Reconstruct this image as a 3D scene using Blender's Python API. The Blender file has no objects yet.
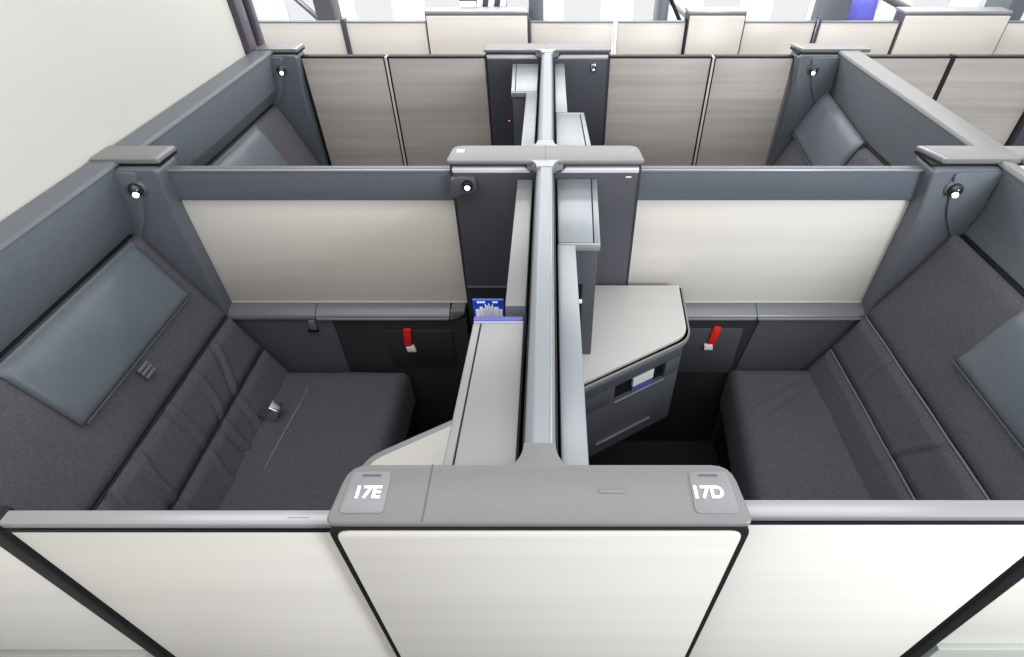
import bpy, bmesh, math, random
from mathutils import Vector, noise
random.seed(7)
sc = bpy.context.scene
C = sc.collection

# ------------------------------------------------------------------ materials
def mat(name, base, rough=.5, metal=0., streak=0., axis='X', spec=.5, grain=0., bump=0., emit=0., coat=0., scale=1.):
    m = bpy.data.materials.new(name); m.use_nodes = True
    nt = m.node_tree; N = nt.nodes; L = nt.links
    b = N['Principled BSDF']
    b.inputs['Base Color'].default_value = (*base, 1)
    b.inputs['Roughness'].default_value = rough
    b.inputs['Metallic'].default_value = metal
    b.inputs['Specular IOR Level'].default_value = spec
    b.inputs['Coat Weight'].default_value = coat
    b.inputs['Coat Roughness'].default_value = .12
    tc = N.new('ShaderNodeTexCoord')
    amt = max(streak, grain)
    if amt > 0:
        mp = N.new('ShaderNodeMapping')
        if streak > 0:
            mp.inputs['Scale'].default_value = (.7, 6, 26) if axis == 'X' else (26, .7, 6)
        else:
            mp.inputs['Scale'].default_value = (60*scale, 60*scale, 60*scale)
        nz = N.new('ShaderNodeTexNoise'); nz.inputs['Scale'].default_value = 1.; nz.inputs['Detail'].default_value = 4
        cr = N.new('ShaderNodeMapRange')
        cr.inputs['From Min'].default_value = .3; cr.inputs['From Max'].default_value = .7
        cr.inputs['To Min'].default_value = 1-amt; cr.inputs['To Max'].default_value = 1+amt*.5
        mx = N.new('ShaderNodeMix'); mx.data_type = 'RGBA'; mx.blend_type = 'MULTIPLY'
        mx.inputs[0].default_value = 1.; mx.inputs[6].default_value = (*base, 1)
        L.new(tc.outputs['Object'], mp.inputs['Vector']); L.new(mp.outputs['Vector'], nz.inputs['Vector'])
        L.new(nz.outputs['Fac'], cr.inputs['Value']); L.new(cr.outputs['Result'], mx.inputs[7])
        L.new(mx.outputs[2], b.inputs['Base Color'])
    if bump > 0:
        n2 = N.new('ShaderNodeTexNoise'); n2.inputs['Scale'].default_value = 420*scale; n2.inputs['Detail'].default_value = 2
        bp = N.new('ShaderNodeBump'); bp.inputs['Strength'].default_value = bump; bp.inputs['Distance'].default_value = .002
        L.new(tc.outputs['Object'], n2.inputs['Vector']); L.new(n2.outputs['Fac'], bp.inputs['Height'])
        L.new(bp.outputs['Normal'], b.inputs['Normal'])
    if emit:
        b.inputs['Emission Color'].default_value = (*base, 1); b.inputs['Emission Strength'].default_value = emit
    return m

M = dict(
    cream=mat('cream_laminate', (.67, .636, .585), .36, streak=.05),
    taupe=mat('taupe_laminate', (.46, .42, .385), .42, streak=.18),
    bulk=mat('bulkhead_laminate', (.58, .57, .53), .5, grain=.01, scale=.1),
    table=mat('table_laminate', (.56, .545, .52), .35, streak=.03),
    shell=mat('grey_shell_plastic', (.105, .115, .135), .42, grain=.06, bump=.05),
    pad=mat('grey_leather_padding', (.115, .13, .15), .5, grain=.08, bump=.15),
    dark=mat('dark_grey_plastic', (.074, .075, .090), .42, grain=.06),
    darker=mat('charcoal_plastic', (.026, .026, .030), .5),
    gloss=mat('gloss_black', (.012, .013, .016), .12, coat=.5),
    band=mat('pale_trim_band', (.62, .62, .65), .4, metal=.1),
    black=mat('black_rubber', (.008, .008, .009), .5, spec=.25),
    cap=mat('warm_grey_cap', (.165, .163, .166), .36, grain=.03, bump=.04),
    plate=mat('lilac_grey_plate', (.205, .20, .215), .35),
    silver=mat('silver_grey_paint', (.25, .272, .295), .32, metal=.3, streak=.05, axis='Y'),
    lid=mat('grey_lid_paint', (.245, .25, .252), .36, metal=.15, streak=.05, axis='Y'),
    rail=mat('brushed_rail', (.33, .33, .345), .33, metal=.4, streak=.08),
    bluegrey=mat('blue_grey_rail', (.098, .11, .132), .4, streak=.08),
    ledge=mat('grey_ledge', (.17, .175, .19), .35, metal=.2),
    fabric=mat('charcoal_seat_fabric', (.086, .082, .099), .85, grain=.22, bump=.5, scale=2.),
    piping=mat('seat_piping', (.20, .19, .235), .6),
    seam=mat('dark_seam', (.018, .017, .02), .8),
    leather=mat('blue_grey_headrest_leather', (.102, .122, .142), .42, grain=.06, bump=.12),
    carpet=mat('dark_carpet', (.016, .016, .02), .95, grain=.4, bump=.6),
    plinth=mat('grey_green_plinth', (.34, .35, .32), .5),
    rim=mat('table_rim', (.25, .255, .265), .35, metal=.2),
    white=mat('white_print', (.92, .92, .92), .5),
    red=mat('red_webbing', (.80, .02, .015), .55),
    blue=mat('blue_print', (.01, .05, .42), .35),
    violet=mat('violet_blue_print', (.09, .10, .46), .35),
    chrome=mat('chrome', (.75, .75, .80), .15, metal=1.),
    lens=mat('lamp_lens', (1, 1, 1), .2, emit=1.2),
    amber=mat('amber_indicator', (1., .25, .05), .4, emit=1.),
    purple=mat('purple_grey_trim', (.055, .046, .07), .25, coat=.5),
    wallwhite=mat('white_cabin_lining', (.86, .88, .90), .45),
    cush=mat('blue_cushion_fabric', (.12, .12, .55), .8, grain=.15),
    ivory=mat('ivory_filler', (.80, .79, .77), .4),
)
gm = bpy.data.materials.new('window_glass'); gm.use_nodes = True
b = gm.node_tree.nodes['Principled BSDF']
b.inputs['Base Color'].default_value = (1, 1, 1, 1); b.inputs['Roughness'].default_value = .02
b.inputs['Transmission Weight'].default_value = 1.; b.inputs['IOR'].default_value = 1.05
M['glass'] = gm

# ------------------------------------------------------------------ mesh helpers
def box(bm, x0, x1, y0, y1, z0, z1):
    if x0 > x1: x0, x1 = x1, x0
    if y0 > y1: y0, y1 = y1, y0
    v = [bm.verts.new((x, y, z)) for x in (x0, x1) for y in (y0, y1) for z in (z0, z1)]
    for f in ((0,1,3,2),(4,6,7,5),(0,4,5,1),(2,3,7,6),(0,2,6,4),(1,5,7,3)):
        bm.faces.new([v[i] for i in f])

def prism(bm, pts, axis, a, b, top=None):
    """polygon pts (2D) extruded along axis from a to b; top: other 2D outline at b"""
    def P(p, h):
        return {'X': (h, p[0], p[1]), 'Y': (p[0], h, p[1]), 'Z': (p[0], p[1], h)}[axis]
    t = top or pts
    A = [bm.verts.new(P(p, a)) for p in pts]; B = [bm.verts.new(P(p, b)) for p in t]
    n = len(pts)
    bm.faces.new(A); bm.faces.new(B[::-1])
    for i in range(n): bm.faces.new((A[i], B[i], B[(i+1) % n], A[(i+1) % n]))

def tube(bm, path, r, n=8):
    rings = []
    for i, p in enumerate(path):
        p = Vector(p)
        d = (Vector(path[min(i+1, len(path)-1)]) - Vector(path[max(i-1, 0)])).normalized()
        s = d.cross(Vector((0,0,1)))
        if s.length < .05: s = d.cross(Vector((0,1,0)))
        s.normalize(); t = d.cross(s)
        rings.append([bm.verts.new(p + r*(math.cos(q)*s + math.sin(q)*t)) for q in [2*math.pi*k/n for k in range(n)]])
    for a, b_ in zip(rings, rings[1:]):
        for k in range(n): bm.faces.new((a[k], a[(k+1) % n], b_[(k+1) % n], b_[k]))
    bm.faces.new(rings[0][::-1]); bm.faces.new(rings[-1])

def cone(bm, c, d, r0, r1, h, n=20):
    c = Vector(c); d = Vector(d).normalized()
    s = d.orthogonal().normalized(); t = d.cross(s)
    q = [2*math.pi*k/n for k in range(n)]
    A = [bm.verts.new(c + r0*(math.cos(a)*s+math.sin(a)*t)) for a in q]
    B = [bm.verts.new(c + h*d + r1*(math.cos(a)*s+math.sin(a)*t)) for a in q]
    for k in range(n): bm.faces.new((A[k], A[(k+1) % n], B[(k+1) % n], B[k]))
    bm.faces.new(A[::-1]); bm.faces.new(B)

def slab(bm, front, back, nu, nv):
    """closed solid between two (u,v) surfaces"""
    F = [[bm.verts.new(front(i/nu, j/nv)) for j in range(nv+1)] for i in range(nu+1)]
    K = [[bm.verts.new(back(i/nu, j/nv)) for j in range(nv+1)] for i in range(nu+1)]
    for i in range(nu):
        for j in range(nv):
            bm.faces.new((F[i][j], F[i+1][j], F[i+1][j+1], F[i][j+1]))
            bm.faces.new((K[i][j], K[i][j+1], K[i+1][j+1], K[i+1][j]))
    for i in range(nu):
        bm.faces.new((F[i][0], K[i][0], K[i+1][0], F[i+1][0]))
        bm.faces.new((F[i][nv], F[i+1][nv], K[i+1][nv], K[i][nv]))
    for j in range(nv):
        bm.faces.new((F[0][j], F[0][j+1], K[0][j+1], K[0][j]))
        bm.faces.new((F[nu][j], K[nu][j], K[nu][j+1], F[nu][j+1]))

def rounded(pts, r, n=4):
    """round the corners of a 2D polygon; r a number or one per corner"""
    out = []; k = len(pts)
    for i in range(k):
        p = Vector(pts[i]); a = Vector(pts[i-1]); c = Vector(pts[(i+1) % k])
        ri = r[i] if isinstance(r, (list, tuple)) else r
        if ri <= 0: out.append(tuple(p)); continue
        da = (a-p); dc = (c-p); l = min(ri, da.length*.45, dc.length*.45)
        s = p + da.normalized()*l; e = p + dc.normalized()*l
        for j in range(n+1):
            t = j/n
            out.append(tuple((1-t)**2*s + 2*t*(1-t)*p + t*t*e))
    return out

def obj(name, bm, m, parent=None, bev=.003, seg=2, smooth=35):
    bmesh.ops.recalc_face_normals(bm, faces=bm.faces[:])
    if bev > 0:
        es = [e for e in bm.edges if len(e.link_faces) == 2 and e.calc_face_angle(0) > math.radians(28)]
        if es: bmesh.ops.bevel(bm, geom=es, offset=bev, segments=seg, affect='EDGES', clamp_overlap=True, profile=.5)
    me = bpy.data.meshes.new(name)
    for f in bm.faces: f.smooth = True
    bm.to_mesh(me); bm.free()
    me.set_sharp_from_angle(angle=math.radians(smooth))
    me.materials.append(M[m])
    o = bpy.data.objects.new(name, me); C.objects.link(o)
    if parent:
        o.parent = parent
        o.matrix_parent_inverse = parent_matrix(parent).inverted()
    return o

def parent_matrix(p):
    from mathutils import Matrix
    return Matrix.Translation(p.location) if p.type == 'EMPTY' else Matrix.Identity(4)

def thing(name, label, cat, loc, group=None):
    o = bpy.data.objects.new(name, None); C.objects.link(o); o.empty_display_size = .1
    o.location = loc; o['label'] = label; o['category'] = cat
    if group: o['group'] = group
    return o

def tag(o, label, cat, group=None):
    o['label'] = label; o['category'] = cat
    if group: o['group'] = group
    return o

def struct(name, bm, m, bev=.003, label=None, cat=None):
    o = obj(name, bm, m, None, bev); o['kind'] = 'structure'
    o['label'] = label; o['category'] = cat
    return o

def B(*boxes):
    bm = bmesh.new()
    for b_ in boxes: box(bm, *b_)
    return bm
def PR(pts, axis, a, b, top=None):
    bm = bmesh.new(); prism(bm, pts, axis, a, b, top); return bm
def T(path, r, n=8):
    bm = bmesh.new(); tube(bm, path, r, n); return bm

def text_mesh(name, txt, size, loc, parent, m, rot=(0, 0, 0), depth=.0006, bold=.0):
    cu = bpy.data.curves.new(name, 'FONT'); cu.body = txt; cu.size = size; cu.extrude = depth; cu.offset = bold
    cu.align_x = 'CENTER'; cu.align_y = 'CENTER'
    t = bpy.data.objects.new(name, cu); C.objects.link(t)
    bpy.context.view_layer.update()
    me = bpy.data.meshes.new_from_object(t.evaluated_get(bpy.context.evaluated_depsgraph_get()))
    bpy.data.objects.remove(t); bpy.data.curves.remove(cu)
    me.materials.clear(); me.materials.append(M[m])
    o = bpy.data.objects.new(name, me); C.objects.link(o)
    o.location = loc; o.rotation_euler = rot
    if parent:
        o.parent = parent; o.matrix_parent_inverse = parent_matrix(parent).inverted()
    return o

# ------------------------------------------------------------------ setting
struct('floor', B((-3.2, 4.2, -1.2, 4.9, -.04, 0)), 'carpet', 0, 'dark carpet covering the cabin floor', 'floor')
struct('wall_left', B((-1.46, -1.372, -.6, 2.672, 0, 2.5)), 'bulk', .004, 'tall cream bulkhead behind the left hand seats', 'wall')
tr = struct('trim_1', PR(rounded([(-1.47, 2.675), (-1.352, 2.675), (-1.352, 2.775), (-1.47, 2.775)], .02), 'Z', 0, 2.5), 'purple', 0,
            'dark purple grey edge post of the cream bulkhead', 'trim')
struct('trim_2', PR(rounded([(-1.47, 2.79), (-1.345, 2.79), (-1.345, 2.85), (-1.47, 2.85)], .02), 'Z', 0, 2.5), 'purple', 0,
       'narrow glossy purple strip beside the bulkhead edge post', 'trim')

# cabin side with windows
YW = 4.62
wx = [-2.35, -1.83, -1.31, -.79, -.27, .25, .77, 1.29, 1.81, 2.33, 2.85, 3.37]
W, Z0, Z1 = .15, .92, 1.36
bm = bmesh.new()
box(bm, -3.2, 4.2, YW, YW+.03, 0, Z0); box(bm, -3.2, 4.2, YW, YW+.03, Z1, 2.3)
ed = [-3.2] + [q for x in wx for q in (x-W, x+W)] + [4.2]
for i in range(0, len(ed), 2): box(bm, ed[i], ed[i+1], YW, YW+.03, Z0, Z1)
struct('wall_far', bm, 'wallwhite', 0, 'white cabin side wall with windows behind the last suites', 'wall')
for i, x in enumerate(wx):
    out = rounded([(x-W-.03, Z0-.03), (x+W+.03, Z0-.03), (x+W+.03, Z1+.03), (x-W-.03, Z1+.03)], .07, 5)
    inn = rounded([(x-W+.012, Z0+.012), (x+W-.012, Z0+.012), (x+W-.012, Z1-.012), (x-W+.012, Z1-.012)], .06, 5)
    bm = bmesh.new(); n = len(out)
    rings = [[bm.verts.new((p[0], y, p[1])) for p in pts] for pts, y in ((out, YW-.001), (out, YW-.016), (inn, YW+.004), (inn, YW+.04))]
    for k in range(4):
        a, c = rings[k], rings[(k+1) % 4]
        for j in range(n): bm.faces.new((a[j], a[(j+1) % n], c[(j+1) % n], c[j]))
    w = struct('window_%d' % (i+1), bm, 'wallwhite', 0, 'bright cabin window in the far side wall', 'window')
    obj('window_pane', PR(inn, 'Y', YW+.02, YW+.024), 'glass', w, 0)

# ------------------------------------------------------------------ low partition ends (the block between two suites)
def end_block(y0, y1, kind, label, group=None):
    t = thing('partition_end_cabinet', label, 'partition', (0, (y0+y1)/2, 0), group)
    r = .022
    fr = rounded([(-.292, 0), (.292, 0), (.292, 1.351), (-.292, 1.351)], [0, 0, r, r])
    if kind == 'front':
        fr = rounded([(-.299, 0), (.299, 0), (.299, 1.348), (-.299, 1.348)], [0, 0, r, r])
        obj('body', PR(fr, 'Y', y0-.003, y1-.003), 'black', t, .002)
        pn = rounded([(-.288, .05), (.288, .05), (.288, 1.3395), (-.288, 1.3395)], [0, 0, .02, .02])
        obj('panel', PR(pn, 'Y', y0-.006, y0+.02), 'cream', t, .002)['label'] = 'cream front panel in a black frame'
    else:
        obj('body', PR(fr, 'Y', y0+.012, y1-.006), 'darker', t, .002)
        z0 = .893
        fp = rounded([(-.282, z0), (.282, z0), (.282, 1.325), (-.282, 1.325)], [0, 0, .015, .015])
        obj('face_plate', PR(fp, 'Y', y0+.002, y0+.03), 'dark', t, .004)
        for s in (-1, 1):
            obj('trim_band', PR([(s*.045, 1.322), (s*.283, 1.322), (s*.283, 1.338), (s*.062, 1.338)], 'Y', y0-.002, y0+.025), 'band', t, .003)
        obj('bottom_strip', B((-.282, .282, y0+.004, y0+.03, 0.880, .892)), 'ledge', t, .002)
    # cap, tapered to rounded ends
    cp = rounded([(-.298, y0-.004), (.298, y0-.004), (.288, y1+.002), (-.288, y1+.002)], [.012, .012, .03, .03])
    cb = [(x*1.0, y) for x, y in cp]
    obj('cap', PR(cb, 'Z', 1.3495, 1.362), 'cap', t, .005, 3)
    return t

front = end_block(.386, .476, 'front', 'cream fronted partition end with two numbered plates in the foreground')
mid = end_block(1.544, 1.653, 'inner', 'charcoal partition end with grey cap in the middle of the cabin')
far = end_block(2.733, 2.842, 'inner', 'charcoal partition end farthest back by the far aisle')

# foreground cap details
bm = bmesh.new(); box(bm, -.163, -.1615, .384, .477, 1.3615, 1.3628)
obj('seam', bm, 'dark', front, 0)
for s, txt in ((-1, '17E'), (1, '17D')):
    q = rounded([(s*.219, .396), (s*.282, .396), (s*.279, .464), (s*.221, .464)], .008)
    if s < 0: q = q[::-1]
    p = obj('number_plate', PR(q, 'Z', 1.360, 1.3638), 'plate', front, .0012)
    p['label'] = 'plate reading ' + txt
    text_mesh('number', txt, .027, (s*(.249 if s < 0 else .2425), .428, 1.3641), p, 'white', bold=.0009)
    obj('plate_notch', B((s*.249-.014, s*.249+.014, .4555, .4585, 1.3632, 1.3645)), 'dark', p, 0)
obj('cap_highlight_button', B((.085, .125, .428, .436, 1.3615, 1.3632)), 'cap', front, .0008)
# middle and far cap details
obj('seam', B((-.0008, .0008, 1.54, 1.655, 1.3612, 1.3627)), 'dark', mid, 0)
for s in (-1, 1):
    obj('cap_label', B((s*.262-.012, s*.262+.012, 1.60, 1.625, 1.3612, 1.3624)), 'table' if s < 0 else 'plate', mid, 0)
obj('maker_mark', B((.245, .262, 1.5455, 1.5475, 1.306, 1.310)), 'white', mid, 0)
# swivelling lights on the block faces
def dome_lamp(parent, x, y, z, s):
    bm = bmesh.new(); cone(bm, (x, y+.004, z), (0, -1, -.1), .030, .026, .012, 24)
    a = obj('reading_light', bm, 'shell', parent, .004)
    bm = bmesh.new()
    bmesh.ops.create_uvsphere(bm, u_segments=20, v_segments=12, radius=.021)
    for v in bm.verts: v.co += Vector((x, y-.012, z))
    obj('lamp_housing', bm, 'gloss', a, 0)
    bm = bmesh.new(); cone(bm, (x+s*.005, y-.026, z-.006), (s*.35, -1, -.45), .0095, .008, .010)
    obj('lens', bm, 'lens', a, 0)
    return a
def lamp(parent, x, y, z, s, arm):
    bm = bmesh.new()
    q = [(x-s*.045*arm, z+.02), (x-s*.02, z+.028), (x+s*.022, z+.022), (x+s*.026, z-.012), (x+s*.01, z-.028), (x-s*.018, z-.03), (x-s*.045*arm, z-.045)]
    prism(bm, rounded(q, .008), 'Y', y-.024, y+.006)
    a = obj('reading_light', bm, 'dark', parent, .006, 3)
    bm = bmesh.new(); cone(bm, (x-s*.002, y-.020, z+.004), (s*.1, -1, -.25), .017, .015, .018)
    obj('lamp_housing', bm, 'black', a, .002)
    bm = bmesh.new(); cone(bm, (x-s*.001, y-.0375, z), (s*.1, -1, -.25), .009, .008, .003)
    obj('lens', bm, 'lens', a, 0)
    return a
lamp(mid, -.236, 1.547, 1.29, 1, 1.2)
obj('amber_indicator', B((-.197, -.190, 2.733, 2.738, 1.03, 1.036)), 'amber', far, 0)
l2 = obj('coat_hook', B((.205, .228, 2.722, 2.738, 1.268, 1.302), (.21, .223, 2.712, 2.73, 1.268, 1.28)), 'chrome', far, .003)

# ------------------------------------------------------------------ foreground doors and fixed panels
def door(x0, x1, y0, y1, label):
    t = thing('suite_door', label, 'door', ((x0+x1)/2, (y0+y1)/2, 0), 'sliding suite doors in the foreground')
    obj('door_panel', B((x0, x1, y0, y1, .05, 1.301)), 'cream', t, .002)
    obj('gasket', B((x0, x1, y0-.0022, y1-.001, 1.2985, 1.306)), 'black', t, 0)
    obj('top_rail', B((x0-.002, x1+.002, y0-.001, y1+.002, 1.3065, 1.321)), 'rail', t, .003)
    return t
door(-.792, -.301, .404, .424, 'cream sliding suite door left of the numbered partition end')
dr = door(.301, .79, .416, .441, 'cream sliding suite door right of the numbered partition end')
obj('small_mark', B((-.372, -.340, .4125, .4131, 1.3208, 1.3213), ), 'black', bpy.data.objects['suite_door'], 0)
for s, y in ((-1, .404), (1, .416)):
    side = 'left' if s < 0 else 'right'
    tag(obj('door_post', PR(rounded([(s*.794, y-.006), (s*.829, y-.006), (s*.829, y+.03), (s*.794, y+.03)], .008), 'Z', .0, 1.318), 'black', None, 0),
        'black upright post beside the foreground door on the ' + side, 'post')
    t = thing('aisle_panel', 'cream fixed aisle panel beyond the black post at bottom ' + side, 'panel', (s*1.1, y+.01, 0))
    obj('panel', B((s*.832, s*1.37, y-.002, y+.022, .805, 1.301)), 'cream', t, .003)
    obj('top_rail', B((s*.832, s*1.37, y-.004, y+.028, 1.302, 1.32)), 'rail', t, .003)
    obj('plinth', B((s*.832, s*1.37, y-.012, y+.022, 0, .799)), 'plinth', t, .003)

# ------------------------------------------------------------------ middle wall between the rows
def mid_wall(s):
    side = 'left' if s < 0 else 'right'
    t = thing('partition_wall', 'low cream partition wall with blue grey top rail behind the front %s seat' % side, 'partition', (s*.72, 1.6, 0))
    xa, xb = s*.2925, s*1.180
    obj('cream_panel', B((xa, xb, 1.584, 1.612, .782, 1.214)), 'cream', t, .002)
    obj('edge_trim', B((s*.2927, s*.2985, 1.5815, 1.586, .79, 1.213), (xa, xb, 1.5815, 1.586, .786, .791)), 'table', t, .001)
    obj('top_rail', PR(rounded([(1.568, 1.2165), (1.604, 1.2165), (1.604, 1.321), (1.571, 1.321)], [.004, .004, .012, .008], 3), 'X', xa, xb), 'bluegrey', t, 0)
    obj('rail_edge', B((xa, xb, 1.5675, 1.575, 1.3135, 1.3205)), 'rail', t, .002)
    obj('rear_panel', B((xa, xb, 1.6125, 1.630, 0, 1.214)), 'dark', t, .002)
    # ledge below the cream panel
    prof = [(1.596, .788), (1.560, .783), (1.530, .766), (1.526, .748), (1.540, .744), (1.596, .744)]
    if s < 0:
        obj('ledge', PR(rounded(prof, .008), 'X', -.855, -.36), 'ledge', t, 0)
        obj('ledge', PR(rounded(prof, .008), 'X', -1.178, -.858), 'ledge', t, 0)
        obj('ledge_end', PR(rounded([(-.36, .742), (-.355, .788), (-.300, .788), (-.302, .772), (-.332, .750)], .012), 'Y', 1.53, 1.596), 'ledge', t, .004)
        obj('ledge_lip', B((-.852, -.362, 1.5225, 1.5285, .749, .757)), 'rail', t, .002)
        obj('latch', B((-.885, -.862, 1.519, 1.535, .705, .747)), 'ledge', t, .002)
        obj('latch_slot', B((-.90, -.862, 1.5235, 1.532, .690, .700)), 'black', t, .001)
    else:
        obj('ledge', PR(rounded(prof, .008), 'X', .50, .778), 'ledge', t, 0)
        obj('ledge', PR(rounded(prof, .008), 'X', .781, 1.178), 'ledge', t, 0)
        obj('ledge_lip', B((.50, .776, 1.5225, 1.5285, .749, .757), (.783, 1.176, 1.5225, 1.5285, .749, .757)), 'rail', t, .002)
    # lower side panels
    if s < 0:
        obj('side_panel', B((-1.2, -.80, 1.534, 1.60, .0, .742)), 'dark', t, .003)
        obj('side_panel', B((-.797, -.30, 1.536, 1.60, .0, .742)), 'darker', t, .003)
        obj('compartment_door', B((-.62, -.36, 1.531, 1.54, .50, .69)), 'darker', t, .004)
    else:
        obj('side_panel', PR([(.755, .40), (.795, .742), (1.2, .742), (1.2, 0), (.755, 0)], 'Y', 1.532, 1.60), 'dark', t, .003)
        obj('side_panel', PR([(.300, 0), (.752, 0), (.752, .40), (.792, .742), (.300, .742)], 'Y', 1.536, 1.60), 'darker', t, .003)
        obj('compartment_door', B((.51, .745, 1.531, 1.54, .46, .70)), 'dark', t, .004)
    return t
mid_wall(-1); mid_wall(1)

def pull_tag(x, z, tilt, label):
    t = thing('pull_tag', label, 'tag', (x, 1.529, z-.12), 'red pull tags on the side panels')
    w = .014; dx = tilt
    obj('strap', PR(rounded([(x-w, z), (x+w, z), (x+w+dx*.7, z-.085), (x-w+dx*.7, z-.085)], .004), 'Y', 1.519, 1.531), 'red', t, .002)
    xx = x+dx+(.012 if x < 0 else -.004)
    obj('label_patch', PR([(xx-.016, z-.088), (xx+.014, z-.084), (xx+.020, z-.112), (xx-.014, z-.113)], 'Y', 1.517, 1.529), 'white', t, .001)['label'] = 'white cloth end'
pull_tag(-.525, .705, -.014, 'red pull tag with white end on the dark panel behind left seat')
pull_tag(.642, .715, -.014, 'red pull tag with white end beside the right side table')

# ------------------------------------------------------------------ centre divider and consoles
def divider(y0, y1, label):
    t = thing('centre_divider', label, 'divider', (-.002, (y0+y1)/2, 0))
    obj('core_panel', B((-.030, .028, y0+.02, y1-.02, .05, 1.335)), 'black', t, .002)
    obj('cap', PR(rounded([(-.026, 1.325), (.0235, 1.325), (.0235, 1.352), (.017, 1.361), (-.012, 1.361), (-.026, 1.350)], .004, 3), 'Y', y0-.004, y1+.004), 'silver', t, 0)
    obj('edge_line', B((.0155, .0185, y0+.02, y1-.02, 1.3590, 1.3618)), 'rail', t, .0008)
    # flared ends
    for yy, d in ((y0-.006, 1), (y1+.006, -1)):
        n = 8; pl = []; prr = []
        for k in range(n+1):
            a = k/n*math.pi/2
            off = .030*(1-math.sin(a)); l = .045*(1-math.cos(a))
            pl.append((-.026-off, yy+d*l)); prr.append((.0235+off, yy+d*l))
        obj('flared_end', PR(pl+prr[::-1], 'Z', 1.330, 1.3622), 'cap' if d > 0 and y0 < 1 else 'rail', t, .002)
    return t
divider(.478, 1.542, 'slim silver centre divider between the two foreground suites')
divider(1.655, 2.731, 'slim silver centre divider between the two rear suites')

def console(fx, fy, label, style, gap=0., yb=1.157, yend=1.542, zc=.0):
    """fx, fy map the local layout (of the right foreground suite) to the place"""
    t = thing('side_console', label, 'console', (fx(.06), fy(1.0), 0), 'side consoles along the centre dividers')
    def pr(name, x0, xa, xb, y0, y1, z0, z1, m, bev=.003):
        obj(name, PR([(fx(x0), fy(y0)), (fx(xa), fy(y0)), (fx(xb), fy(y1)), (fx(x0), fy(y1))], 'Z', z0, z1), m, t, bev)
    pr('long_rail', .033, .079, .079, .482, yb-.012-gap, .0, 1.305, style)
    pr('cabinet', .033, .138, .153, yb+.003, yend, zc, 1.286, 'dark')
    pr('lid', .035, .125, .138, yb+.001, yend, 1.287, 1.305, style)
    obj('lid_edge', PR([(fx(.1275), fy(yb+.001)), (fx(.143), fy(yb+.001)), (fx(.157), fy(yend)), (fx(.1405), fy(yend))], 'Z', 1.285, 1.3045), style, t, .003)
    pr('end_lip', .035, .143, .143, yb-.009, yb, 1.283, 1.3035, 'rail')
    return t
near_r = console(lambda x: x, lambda y: y, 'silver side console right of the divider in the foreground', 'silver', yb=1.185, zc=.9005)
RY = 2.018
near_l = console(lambda x: -x-.006, lambda y: RY-y, 'grey lidded side console left of the divider in the foreground', 'lid', gap=.045, yb=1.148, zc=.9005)
dy = 1.178
far_l = console(lambda x: -x-.006, lambda y: y+dy, 'pale silver side console left of the rear divider', 'silver')
far_r = console(lambda x: x, lambda y: RY-y*1.0+dy+.05*(y < 1.5), 'grey side console right of the rear divider', 'silver')
# niche details on the right foreground console
obj('niche_slot', B((.087, .103, 1.183, 1.192, .925, 1.17)), 'black', near_r, .002)
obj('niche_button', B((.093, .103, 1.178, 1.186, 1.108, 1.120)), 'white', near_r, .002)

# ------------------------------------------------------------------ side tables
def side_table(fx, fy, label, slot, e=.0):
    t = thing('side_table', label, 'table', (fx(.25), fy(1.35), 0), 'side tables in the foreground suites')
    P0 = [(.083, 1.540), (.083, 1.055), (.452, 1.280), (.470, 1.540)]
    tr_ = lambda pts: [(fx(x), fy(y)) for x, y in pts]
    top = rounded(P0, [0, 0, .045, 0], 6)
    edge = rounded([(.082, 1.541), (.082, 1.040-e), (.466, 1.272-e), (.486, 1.541)], [0, 0, .05, 0], 6)
    rim = rounded([(.082, 1.541), (.082, 1.048), (.460, 1.275), (.478, 1.541)], [0, 0, .047, 0], 6)
    obj('tabletop', PR(tr_(top), 'Z', .887, .900), 'table', t, .002)
    obj('shadow_gap', PR(tr_(rim), 'Z', .879, .8885), 'black', t, 0)
    obj('rim', PR(tr_(edge), 'Z', .866, .8885), 'rim', t, .004)
    # hanging storage box: back part plus a front wall with an open slot
    d = Vector((.384, .232)).normalized(); n = Vector((d.y, -d.x))      # along the front, outward
    O = Vector((.084, 1.046))
    L = .432
    def pt(a, off): q = O + d*a + n*off; return (q.x, q.y)
    zb, zt = .50, .866
    back = [pt(0, -.026), pt(L-.012, -.026), (.462, 1.538), (.084, 1.538)]
    obj('storage_box', PR(tr_(back), 'Z', zb+.02, zt), 'dark', t, .004)
    s0, s1, h0, h1 = slot
    fb = bmesh.new()
    def seg(a0, a1, z0, z1):
        prism(fb, tr_([pt(a0, -.010), pt(a1, -.010), pt(a1, -.0225), pt(a0, -.0225)]), 'Z', z0, z1)
    seg(0, L-.005, h1, zt); seg(0, L-.005, zb, h0); seg(0, s0, h0, h1); seg(s1, L-.005, h0, h1)
    obj('front_panel', fb, 'shell', t, .0006)
    obj('slot_recess', PR(tr_([pt(s0-.006, -.023), pt(s1+.006, -.023), pt(s1+.006, -.0258), pt(s0-.006, -.0258)]), 'Z', h0, h1), 'black', t, 0)
    obj('slot_lip', PR(tr_([pt(s0, -.004), pt(s1, -.004), pt(s1, -.014), pt(s0, -.014)]), 'Z', h0-.004, h0), 'rail', t, .001)
    obj('pull_lip', PR(tr_([pt(.10, -.002), pt(.33, -.002), pt(.33, -.012), pt(.10, -.012)]), 'Z', .555, .562), 'ledge', t, .002)
    return t, pt, tr_
tb, pt, tr_ = side_table(lambda x: x, lambda y: y, 'pale side table with slotted grey storage box in the right foreground suite', (.160, .365, .740, .812))
side_table(lambda x: -x, lambda y: 2.075-y, 'pale side table half hidden behind the 17E plate', (.15, .345, .742, .806), .016)
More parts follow.
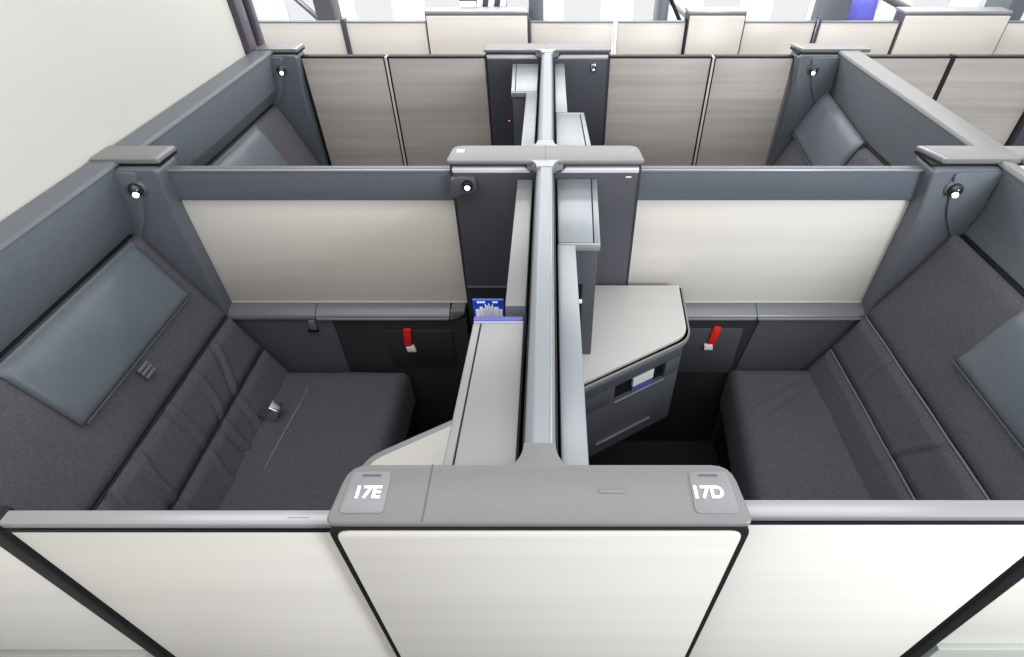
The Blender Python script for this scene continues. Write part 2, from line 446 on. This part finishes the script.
lf = thing('folded_leaflet', 'white and blue folded leaflet in the slot of the right side table', 'leaflet', (.27, 1.18, .742))
q = [pt(.235, -.012), pt(.318, -.012), pt(.318, -.020), pt(.235, -.020)]
obj('cover', PR(q, 'Z', .741, .764), 'violet', lf, 0)
obj('page', PR(q, 'Z', .7645, .803), 'white', lf, 0)

# brochures standing behind the left console lid
br = thing('brochure', 'blue brochure with white skyline standing behind the left console', 'brochure', (-.125, .93, 1.17))
obj('cover', B((-.156, -.089, .930, .936, 1.12, 1.318)), 'blue', br, 0)
bm = bmesh.new()
x = -.151
random.seed(3)
for w, h in ((.010, .020), (.008, .027), (.004, .022), (.003, .034), (.004, .030), (.003, .036), (.004, .028), (.003, .033), (.012, .026), (.009, .02)):
    w *= .87; box(bm, x, x+w, .9285, .9302, 1.250, 1.273+h); x += w+.0008
for xx in (-.146, -.140, -.134, -.112, -.106): box(bm, xx, xx+.005, .9285, .9302, 1.311, 1.315)
obj('white_skyline', bm, 'white', br, 0)
bk = thing('booklet', 'blue edged booklet lying against the far end of the left console', 'booklet', (-.1, .905, 1.17))
obj('cover', B((-.150, -.045, .884, .897, 1.12, 1.299)), 'violet', bk, 0)
obj('page', B((-.152, -.085, .8805, .8838, 1.12, 1.289)), 'white', bk, 0)

# ------------------------------------------------------------------ seats
TH = (.407, -.913); NM = (.913, .407)
def seat(s, y0, y1, hy0, hy1, label, hlabel, wr, detail=True, rise=0.):
    """s: +1 right, -1 left; backrest leans outwards.  local x is measured outwards"""
    t = thing('airline_recliner', label, 'seat', (s*.95, (y0+y1)/2, 0), 'lie-flat seats')
    A = (1.332, 1.125); Ls = .735
    ss = [0, .385, .565, Ls]
    def base(q, off):                      # q metres down the back, off metres out of the cloth
        x = A[0]-TH[0]*q - NM[0]*off
        z = A[1]+TH[1]*q + NM[1]*off
        return s*x, z
    def sec(k, m, puff):
        bm = bmesh.new(); a, b_ = ss[k]+.002, ss[k+1]-.002
        nu, nv = 30, 170
        def f(u, v):
            q = a+(b_-a)*u; y = y0+(y1-y0)*v
            e = min(u*(b_-a), (1-u)*(b_-a), (1-abs(2*v-1))*(y1-y0)/2)
            h = puff*min(1, math.sqrt(max(0, e)/.03))
            h += .006*noise.noise(Vector((y*5, q*5, wr)))
            if k > 0:                       # creases running down the lower sections
                for cy, sl, amp in CR[wr]:
                    dd = (y-cy-sl*(q-.5)-.01*math.sin(q*21+cy*9)); amp *= 2.4
                    h -= amp*math.exp(-(dd/.009)**2)*(.5+.5*math.sin(3+q*9+cy*20))
                    h += amp*.7*math.exp(-((dd-.018)/.012)**2)
            x, z = base(q, h)
            return (x, y, z)
        def g(u, v):
            x, z = base(a+(b_-a)*u, -.022); return (x, y0+(y1-y0)*v, z)
        slab(bm, f, g, nu, nv)
        return obj(m, bm, 'fabric', t, 0, smooth=50)
    sec(0, 'backrest', .020); sec(1, 'lumbar_cushion', .020); sec(2, 'lower_back_cushion', .020)
    for k in (1, 2):
        pth = []
        for i in range(31):
            y = y0+.01+(y1-y0-.02)*i/30
            x, z = base(ss[k]+.003*noise.noise(Vector((y*7, k, 0))), .006); pth.append((x, y, z))
        obj('piping', T(pth, .0034, 6), 'piping' if s > 0 else 'seam', t, 0)
    # seat cushion
    xi, xo, zt = (.735 if s > 0 else .560), 1.075, (.512 if s > 0 else .500)
    bm = bmesh.new()
    def f(u, v):
        x = xi+(xo-xi)*u; y = y0+(y1-y0)*v
        e = min(u*(xo-xi), (1-abs(2*v-1))*(y1-y0)/2+.004); r = .055
        h = zt if e > r else zt-r*(1-math.sqrt(max(0, 1-((r-e)/r)**2)))*.9
        h += .004*noise.noise(Vector((x*6, y*6, wr+9)))
        for cy, sl, amp in CR[wr+2]:
            dd = (y-cy-sl*(x-.9)); h -= 2*amp*math.exp(-(dd/.010)**2)*max(0, 1-abs(x-.88)/.13)
        xx = x - .115*(1-v)*(1-u) if s > 0 else x
        return (s*xx, y, h)
    slab(bm, f, lambda u, v: (f(u, v)[0], y0+(y1-y0)*v, .30), 34, 140)
    obj('seat_cushion', bm, 'fabric', t, 0, smooth=60)
    obj('seat_base', B((s*(xi+.03), s*1.10, y0+.01, y1-.01, .0, .30)), 'darker', t, .01)
    # headrest: a leather pad folded over the top of the back
    qa, qb = .004, .238
    bm = bmesh.new()
    def hf(u, v):
        q = qa+(qb-qa)*u-rise*(.25+.75*v); y = hy0+(hy1-hy0)*v
        ev = (1-abs(2*v-1))*(hy1-hy0)/2; eu = min(u, 1-u)*(qb-qa)
        h = .026+.012*min(1, math.sqrt(max(0, min(ev, eu))/.028))
        h += .008*math.sin(math.pi*v)*math.sin(math.pi*min(1, u*1.15)) - .014*max(0, 1-u/.22)**2 + .003*noise.noise(Vector((y*9, q*9, 4)))
        if u > .97: h -= .008
        x, z = base(q, h); return (x, y, z)
    def hb(u, v):
        x, z = base(qa+(qb-qa)*u-rise*(.25+.75*v), .022); return (x, hy0+(hy1-hy0)*v, z)
    slab(bm, hf, hb, 24, 44)
    h = obj('headrest', bm, 'leather', t, 0, smooth=60)
    h['label'] = hlabel
    pth = []
    for i in range(41):
        x, z = base(qb-.004-rise*(.25+.75*i/40), .036); pth.append((x, hy0+.006+(hy1-hy0-.012)*i/40, z))
    obj('headrest_stitching', T(pth, .0028, 6), 'dark', h, 0)
    if detail:
        yc = hy0+(hy1-hy0)*(.42 if s < 0 else .08)
        for k, (dq, wd) in enumerate(((.268, .045),)):
            bm = bmesh.new()
            for j in range(3):
                x0, z0 = base(.252+j*.014, .024); x1, z1 = base(.262+j*.014, .024)
                prism(bm, [(x0, z0), (x1, z1), (x1-s*.008, z1+.004), (x0-s*.008, z0+.004)], 'Y', yc-.022, yc+.022)
            obj('headrest_adjuster', bm, 'ledge', t, .001)
    return t
CR = {0: [(1.30, -.5, .004), (1.18, -.35, .005), (1.05, -.3, .004), (.86, -.4, .007), (.74, -.3, .006), (.64, -.5, .008)],
      1: [(1.30, .2, .0025), (.98, .25, .003), (.70, .2, .003)],
      2: [(1.28, .12, .0015), (.7, .3, .004)],
      3: [(1.40, .7, .005), (1.34, .75, .006), (1.27, .8, .004), (.72, .4, .005)]}
sl = seat(-1, .47, 1.522, .895, 1.462, 'charcoal fabric seat with creased back and silver buckle, front left',
          'smooth blue grey leather headrest pad', 0)
sr = seat(1, .47, 1.522, .585, 1.143, 'charcoal fabric seat with pale piping, front right suite', 'blue grey leather headrest pad at the frame edge', 1)
seat(-1, 1.665, 2.70, 1.80, 2.43, 'charcoal seat in the rear left suite beside the bulkhead', 'blue grey headrest pad', 0, False)
seat(1, 1.665, 2.70, 2.20, 2.71, 'charcoal seat with grey headrest in the rear right suite', 'blue grey headrest pad', 1, False, .065)
# buckle on the left seat
bm = bmesh.new()
prism(bm, rounded([(-1.035, .49), (-.985, .50), (-.955, .55), (-.985, .575), (-1.03, .545)], .006), 'Y', 1.25, 1.295)
bk_ = obj('seatbelt_buckle', bm, 'chrome', sl, .004); obj('cushion_seam', T([(-.935+.01*math.sin(i*.4), .52+.9*i/20, .4985) for i in range(21)], .0022, 6), 'piping', sl, 0)
bk_['label'] = 'silver buckle in the seat crease'
obj('belt_strap', B((-1.055, -1.025, 1.255, 1.29, .44, .52)), 'black', bk_, .003)

# ------------------------------------------------------------------ shells around the seats
def shell(s, y0, y1, xi, xo, zf, label, xgap=1.345, xc=1.367, xf=1.163):
    """y1: front face of the wall at the far end, where the winged pillar stands"""
    t = thing('seat_shell', label, 'seat shell', (s*1.3, (y0+y1)/2, 0), 'seat shells')
    # long back: padded inner face, hard top
    inner = [(s*xi, 1.352), (s*(xi+.012), 1.356), (s*xo, 1.356), (s*xo, .05), (s*(xo-.02), .05), (s*(xo-.012), 1.10), (s*xgap, 1.125), (s*(xi+.015), 1.20)]
    obj('back_panel', PR(inner, 'Y', y0, y1-.03), 'pad', t, .006)
    ztop = 1.3575
    obj('top_cover', PR(rounded([(s*(xi-.003), ztop-.012), (s*xo, ztop-.012), (s*xo, ztop+.001), (s*(xi+.004), ztop+.001)], .004), 'Y', y0, y1-.012), 'shell' if s < 0 else 'cap', t, 0)
    # winged pillar
    xw, xp = 1.178, 1.160
    wing = [(s*xp, 1.342), (s*(xo-.004), 1.342), (s*(xo-.004), .03), (s*xw, .03), (s*xw, 1.20)]
    obj('side_wing', PR(rounded(wing, [.02, .0, 0, 0, .05]), 'Y', y1-.036, y1+.07), 'shell', t, .006, 3)
    # inner soft edge that follows the seat back
    lip = [(s*1.222, 1.335), (s*(xi+.005), 1.337), (s*1.352, 1.13), (s*1.335, 1.09), (s*1.262, 1.19)]
    obj('wing_lining', PR(rounded(lip, [.02, 0, 0, .01, .05]), 'Y', y1-.046, y1-.03), 'pad', t, .005)
    obj('gap_strip', B((s*1.335, s*1.356, y0+.01, y1-.05, 1.112, 1.128)), 'black', t, .003)
    obj('shadow_gap', B((s*xp, s*xo, y1-.014, y1+.085, 1.342, 1.349)), 'black', t, 0)
    cp = rounded([(s*xf, y1-.012), (s*xc, y1-.012), (s*xc, y1+.088), (s*1.160, y1+.088)], .008)
    obj('pillar_cap', PR(cp, 'Z', 1.3485, 1.364), 'cap', t, .004, 3)
    obj('cap_edge', PR([(s*(xf-.001), y1-.010), (s*(xf+.015), y1-.010), (s*1.174, y1+.086), (s*1.158, y1+.086)], 'Z', 1.350, 1.3652), 'rail', t, .004)
    dome_lamp(t, s*1.245, y1-.036, 1.283, -s)
    return t
shell(-1, .45, 1.56, 1.285, 1.366, 0, 'blue grey seat shell along the bulkhead in the front left suite')
shell(1, .45, 1.56, 1.362, 1.400, 0, 'blue grey seat shell at the right edge behind front right seat', 1.352, 1.43, 1.195)
shell(-1, 1.655, 2.745, 1.275, 1.366, 0, 'blue grey seat shell along the bulkhead in the rear left suite')
shell(1, 1.655, 2.745, 1.35, 1.445, 0, 'blue grey seat shell with broad grey top, rear right suite', 1.352, 1.50, 1.185)

# ------------------------------------------------------------------ far wall of the rear suites
def wall_panel(x0, x1, y, z1, m, label, cat='panel', group=None, name='suite_wall_panel', th=.03, edge='black', z0=.05, et=.009):
    t = thing(name, label, cat, ((x0+x1)/2, y, 0), group)
    obj('panel', B((x0, x1, y, y+th, 0, z1-et)), m, t, .002)
    if edge: obj('top_edge', B((x0-.001, x1+.001, y-.003, y+th+.003, z1-et, z1)), edge, t, .002)
    return t
g = 'taupe wall panels of the rear suites'
FW = 2.762
wall_panel(-1.162, -.776, FW, 1.326, 'taupe', 'taupe wall panel beside the rear left reading light pillar', group=g)
wall_panel(-.752, -.296, FW, 1.326, 'taupe', 'taupe wall panel touching the left side of the far partition end', group=g)
wall_panel(.296, .772, FW, 1.326, 'taupe', 'taupe wall panel touching the right side of the far partition end', group=g)
wall_panel(.797, 1.162, FW, 1.326, 'taupe', 'taupe wall panel beside the rear right reading light pillar', group=g)
wall_panel(1.50, 1.905, FW, 1.326, 'taupe', 'taupe wall panel right of the rear right pillar, before black seam', group=g)
wall_panel(1.93, 2.392, FW, 1.326, 'taupe', 'taupe wall panel at the right frame edge beyond black seam', group=g)
for x, sd in ((-.764, 'left'), (.7845, 'right')):
    t = thing('door_jamb', 'narrow pale jamb with black edges between taupe panels, rear %s' % sd, 'trim', (x, FW, 0))
    obj('jamb', B((x-.0055, x+.0055, FW-.004, FW+.03, .05, 1.322)), 'table', t, .001)
    for k in (-1, 1): obj('gasket', B((x+k*.0065, x+k*.0115, FW-.003, FW+.03, .05, 1.324)), 'black', t, 0)
tag(obj('door_post', B((1.907, 1.928, FW-.004, FW+.03, 0, 1.33)), 'black', None, .003), 'black post between the two taupe panels at far right', 'post')
tag(obj('corner_post', B((-1.177, -1.165, FW+.0, FW+.03, 0, 1.325)), 'black', None, .003), 'dark post at the left end of the taupe panels', 'post')

# ------------------------------------------------------------------ suites across the far aisle
AY = 3.462
for x0, x1, lab in ((-1.75, -1.182, 'cream aisle panel beside the bulkhead edge post'),
                    (-1.152, -.700, 'cream aisle panel between dark seam and the left raised cabinet'),
                    (-.098, .372, 'pale aisle panel just behind the far partition end'),
                    (.398, .782, 'pale aisle panel between white jamb and black seam'),
                    (1.122, 1.522, 'cream aisle panel right of the narrow raised cabinet'),
                    (1.555, 1.998, 'cream aisle panel left of the large raised cabinet at right'),
                    (2.620, 3.15, 'cream aisle panel in the top right corner')):
    wall_panel(x0, x1, AY, 1.322, 'cream', lab, group='cream panels across the aisle', name='aisle_panel', edge='ledge', et=.006)
for x0, x1, lab in ((-.688, -.118, 'raised cream end cabinet with white top at upper left of centre'),
                    (.800, 1.112, 'narrow raised cream end cabinet right of centre'),
                    (2.016, 2.606, 'wide raised cream end cabinet at upper right')):
    t = thing('end_cabinet', lab, 'cabinet', ((x0+x1)/2, AY, 0), 'raised end cabinets across the aisle')
    obj('body', B((x0-.008, x1+.008, AY-.006, AY+.10, .04, 1.362)), 'dark', t, .008)
    obj('panel', B((x0, x1, AY-.014, AY+.02, .05, 1.352)), 'cream', t, .004)
    obj('cap', B((x0-.009, x1+.009, AY-.004, AY+.11, 1.358, 1.375)), 'rail', t, .005)
for x, w, m, lab in ((-1.167, .013, 'purple', 'dark slim post left among the cream aisle panels'),
                     (.385, .006, 'wallwhite', 'white slim jamb among the pale aisle panels'),
                     (.7855, .0035, 'black', 'black slim post left of the narrow raised cabinet'),
                     (1.538, .012, 'purple', 'dark slim post above the rear right pillar'),
                     (-.1025, .0035, 'bluegrey', 'blue grey slim post right of the left raised cabinet')):
    tag(obj('door_post', B((x-w, x+w, AY-.010, AY+.04, 0, 1.335)), m, None, .003), lab, 'post')

# window side: floor cabinets, dividers, seats
t = thing('window_ledge', 'long white ledge below the cabin windows', 'ledge', (0, 4.5, 0))
obj('ledge_body', B((-3.0, 4.0, 4.42, 4.615, .0, .86)), 'wallwhite', t, .01)
obj('ledge_top', B((-3.0, 4.0, 4.40, 4.615, .861, .885)), 'wallwhite', t, .006)

def suite_divider(x, th, y0, y1, z, m, label, slope=.0):
    t = thing('suite_divider', label, 'divider', (x, (y0+y1)/2, 0), 'dividers of the window suites')
    obj('panel', PR([(y0, .0), (y1, .0), (y1, z-slope), (y0, z)], 'X', x-th, x+th), m, t, .006)
    obj('top_trim', PR([(y0, z+.001), (y1, z-slope+.001), (y1, z-slope+.014), (y0, z+.014)], 'X', x-th-.002, x+th+.002), 'rail', t, .003)
    return t
suite_divider(-1.30, .055, 3.58, 3.70, 1.42, 'dark', 'dark suite divider by the windows at upper left')
suite_divider(-.07, .042, 3.58, 3.72, 1.44, 'bluegrey', 'blue grey suite divider near the top centre')
suite_divider(.672, .030, 3.60, 3.76, 1.42, 'bluegrey', 'dark suite divider right of the top centre')
suite_divider(1.66, .092, 3.58, 3.66, 1.44, 'bluegrey', 'thick grey suite divider beside the blue cushion')
suite_divider(2.72, .05, 3.58, 3.8, 1.42, 'bluegrey', 'blue grey suite divider in the top right corner')

# dark seat with pale belts behind the left raised cabinet
t = thing('window_recliner', 'dark window seat with pale belt straps behind the left raised cabinet', 'seat', (-.42, 3.9, 0))
bm = bmesh.new(); prism(bm, rounded([(-.56, 0), (-.25, 0), (-.25, 1.43), (-.53, 1.43)], .03), 'Y', 3.70, 3.80); obj('backrest', bm, 'purple', t, .01)
obj('seat_cushion', B((-.56, -.25, 3.58, 3.70, .30, .48)), 'dark', t, .02)
for k, x in enumerate((-.43, -.36, -.29)):
    obj('belt_strap', PR([(x-.03, 1.22), (x+.010, 1.22), (x+.05, 1.42), (x+.015, 1.42)], 'Y', 3.688, 3.702), 'wallwhite', t, .002)
bm = bmesh.new()
slab(bm, lambda u, v: (-.53+.10*u, 3.69-.04*math.sin(math.pi*u)*math.sin(math.pi*v), 1.25+.13*v), lambda u, v: (-.53+.10*u, 3.699, 1.25+.13*v), 10, 10)
obj('head_pillow', bm, 'wallwhite', t, 0)
# blue cushion beside thick divider
bm = bmesh.new()
def pill(sgn):
    return lambda u, v: (1.775+.19*u, 3.66+sgn*.05*(math.sin(math.pi*u)*math.sin(math.pi*v))**.5+.05*v, 1.05+.36*v)
slab(bm, pill(-1), pill(1), 16, 16)
bmesh.ops.remove_doubles(bm, verts=bm.verts[:], dist=.0005)
tag(obj('cushion', bm, 'cush', None, 0), 'violet blue cushion propped beside the thick grey divider', 'cushion')
tag(obj('cushion_shelf', B((1.765, 2.0, 3.57, 4.36, .0, 1.045)), 'wallwhite', None, .01), 'white side shelf under the violet blue cushion', 'shelf')
# monitor arms / slanted rails seen against the windows
def arm(p, q, r, m, label):
    tag(obj('window_rail', T([p, ((p[0]+q[0])/2, (p[1]+q[1])/2, (p[2]+q[2])/2), q], r, 10), m, None, 0), label, 'rail')
arm((2.12, 4.0, 1.36), (2.45, 3.75, 1.22), .022, 'dark', 'dark slanted rail behind the wide raised cabinet')
arm((.78, 4.1, 1.33), (1.0, 3.8, 1.19), .025, 'rail', 'pale slanted rail behind the narrow raised cabinet')
arm((.725, 3.75, 1.40), (.80, 3.68, 1.27), .012, 'black', 'thin black slanted rail beside the dark divider at top')
arm((-1.62, 4.0, 1.34), (-1.36, 3.8, 1.20), .018, 'purple', 'dark slanted rail beside the bulkhead edge post')

# ------------------------------------------------------------------ neighbour suite at the right
t = thing('neighbour_shell', 'ivory topped shell of the next suite at the right edge', 'seat shell', (1.6, 1.1, 0))
obj('back_panel', B((1.406, 1.60, .45, 1.540, 0, 1.350)), 'ivory', t, .006)
obj('pillar', B((1.430, 1.72, 1.552, 1.64, .03, 1.342)), 'shell', t, .006)
obj('pillar_cap', B((1.431, 1.74, 1.54, 1.65, 1.3485, 1.363)), 'cap', t, .004)
obj('cap_slot', B((1.53, 1.575, 1.618, 1.630, 1.3625, 1.3645)), 'dark', t, .0)
t = thing('partition_end_cabinet', 'dark partition end of the next suites at the right frame edge', 'partition', (2.69, 2.79, 0))
obj('body', PR(rounded([(2.40, 0), (2.98, 0), (2.98, 1.345), (2.40, 1.345)], [0, 0, .02, .02]), 'Y', 2.742, 2.84), 'darker', t, .003)
obj('face_plate', PR(rounded([(2.412, .3), (2.968, .3), (2.968, 1.325), (2.412, 1.325)], .015), 'Y', 2.734, 2.76), 'dark', t, .004)
obj('cap', B((2.395, 2.985, 2.73, 2.845, 1.347, 1.362)), 'cap', t, .005)

# ------------------------------------------------------------------ light
w = bpy.data.worlds.new('World'); sc.world = w; w.use_nodes = True
bg = w.node_tree.nodes['Background']
bg.inputs['Color'].default_value = (.965, .98, 1.0, 1); bg.inputs['Strength'].default_value = .9
def area(name, loc, rot, sx, sy, power, col):
    l = bpy.data.lights.new(name, 'AREA'); l.shape = 'RECTANGLE'; l.size = sx; l.size_y = sy; l.energy = power; l.color = col
    o = bpy.data.objects.new(name, l); C.objects.link(o); o.location = loc; o.rotation_euler = rot
    return o
area('overhead_light', (.4, 3.05, 2.5), (0, 0, 0), 5.5, .3, 45, (1, .99, .96))
area('overhead_light', (.4, 4.1, 2.4), (0, 0, 0), 5.5, .4, 70, (1, .99, .97))  # added fill over the window seats, brightens ledge and white wall
area('overhead_light', (0, 1.0, 2.6), (0, 0, 0), 3.0, .6, 16, (1, .98, .97))  # added fill above the front row, lifts the darker panel bottoms
area('unseen_right_light', (1.75, -.75, 2.0), (math.radians(58), 0, math.radians(32)), .6, .6, 52, (.88, .94, 1))  # unseen source added at right front to whiten the door on that side
area('overhead_light', (.6, -.25, 2.6), (math.radians(18), 0, 0), 4.0, .5, 12, (1, .97, .92))

# ------------------------------------------------------------------ camera
F, CX, PITCH = 542., 551., math.radians(41.56)
cd = bpy.data.cameras.new('camera'); cam = bpy.data.objects.new('camera', cd); C.objects.link(cam)
cam.location = (.0165, 0, 2.06); cam.rotation_euler = (math.pi/2-PITCH, 0, 0)
cd.sensor_fit = 'HORIZONTAL'; cd.sensor_width = 36; cd.lens = F*36/1024
cd.shift_x = (512-CX)/1024
cd.clip_start = .02
sc.camera = cam
sc.view_settings.view_transform = 'Standard'; sc.view_settings.look = 'None'
sc.view_settings.gamma = 1; sc.view_settings.use_curve_mapping = False
sc.view_settings.exposure = 0.
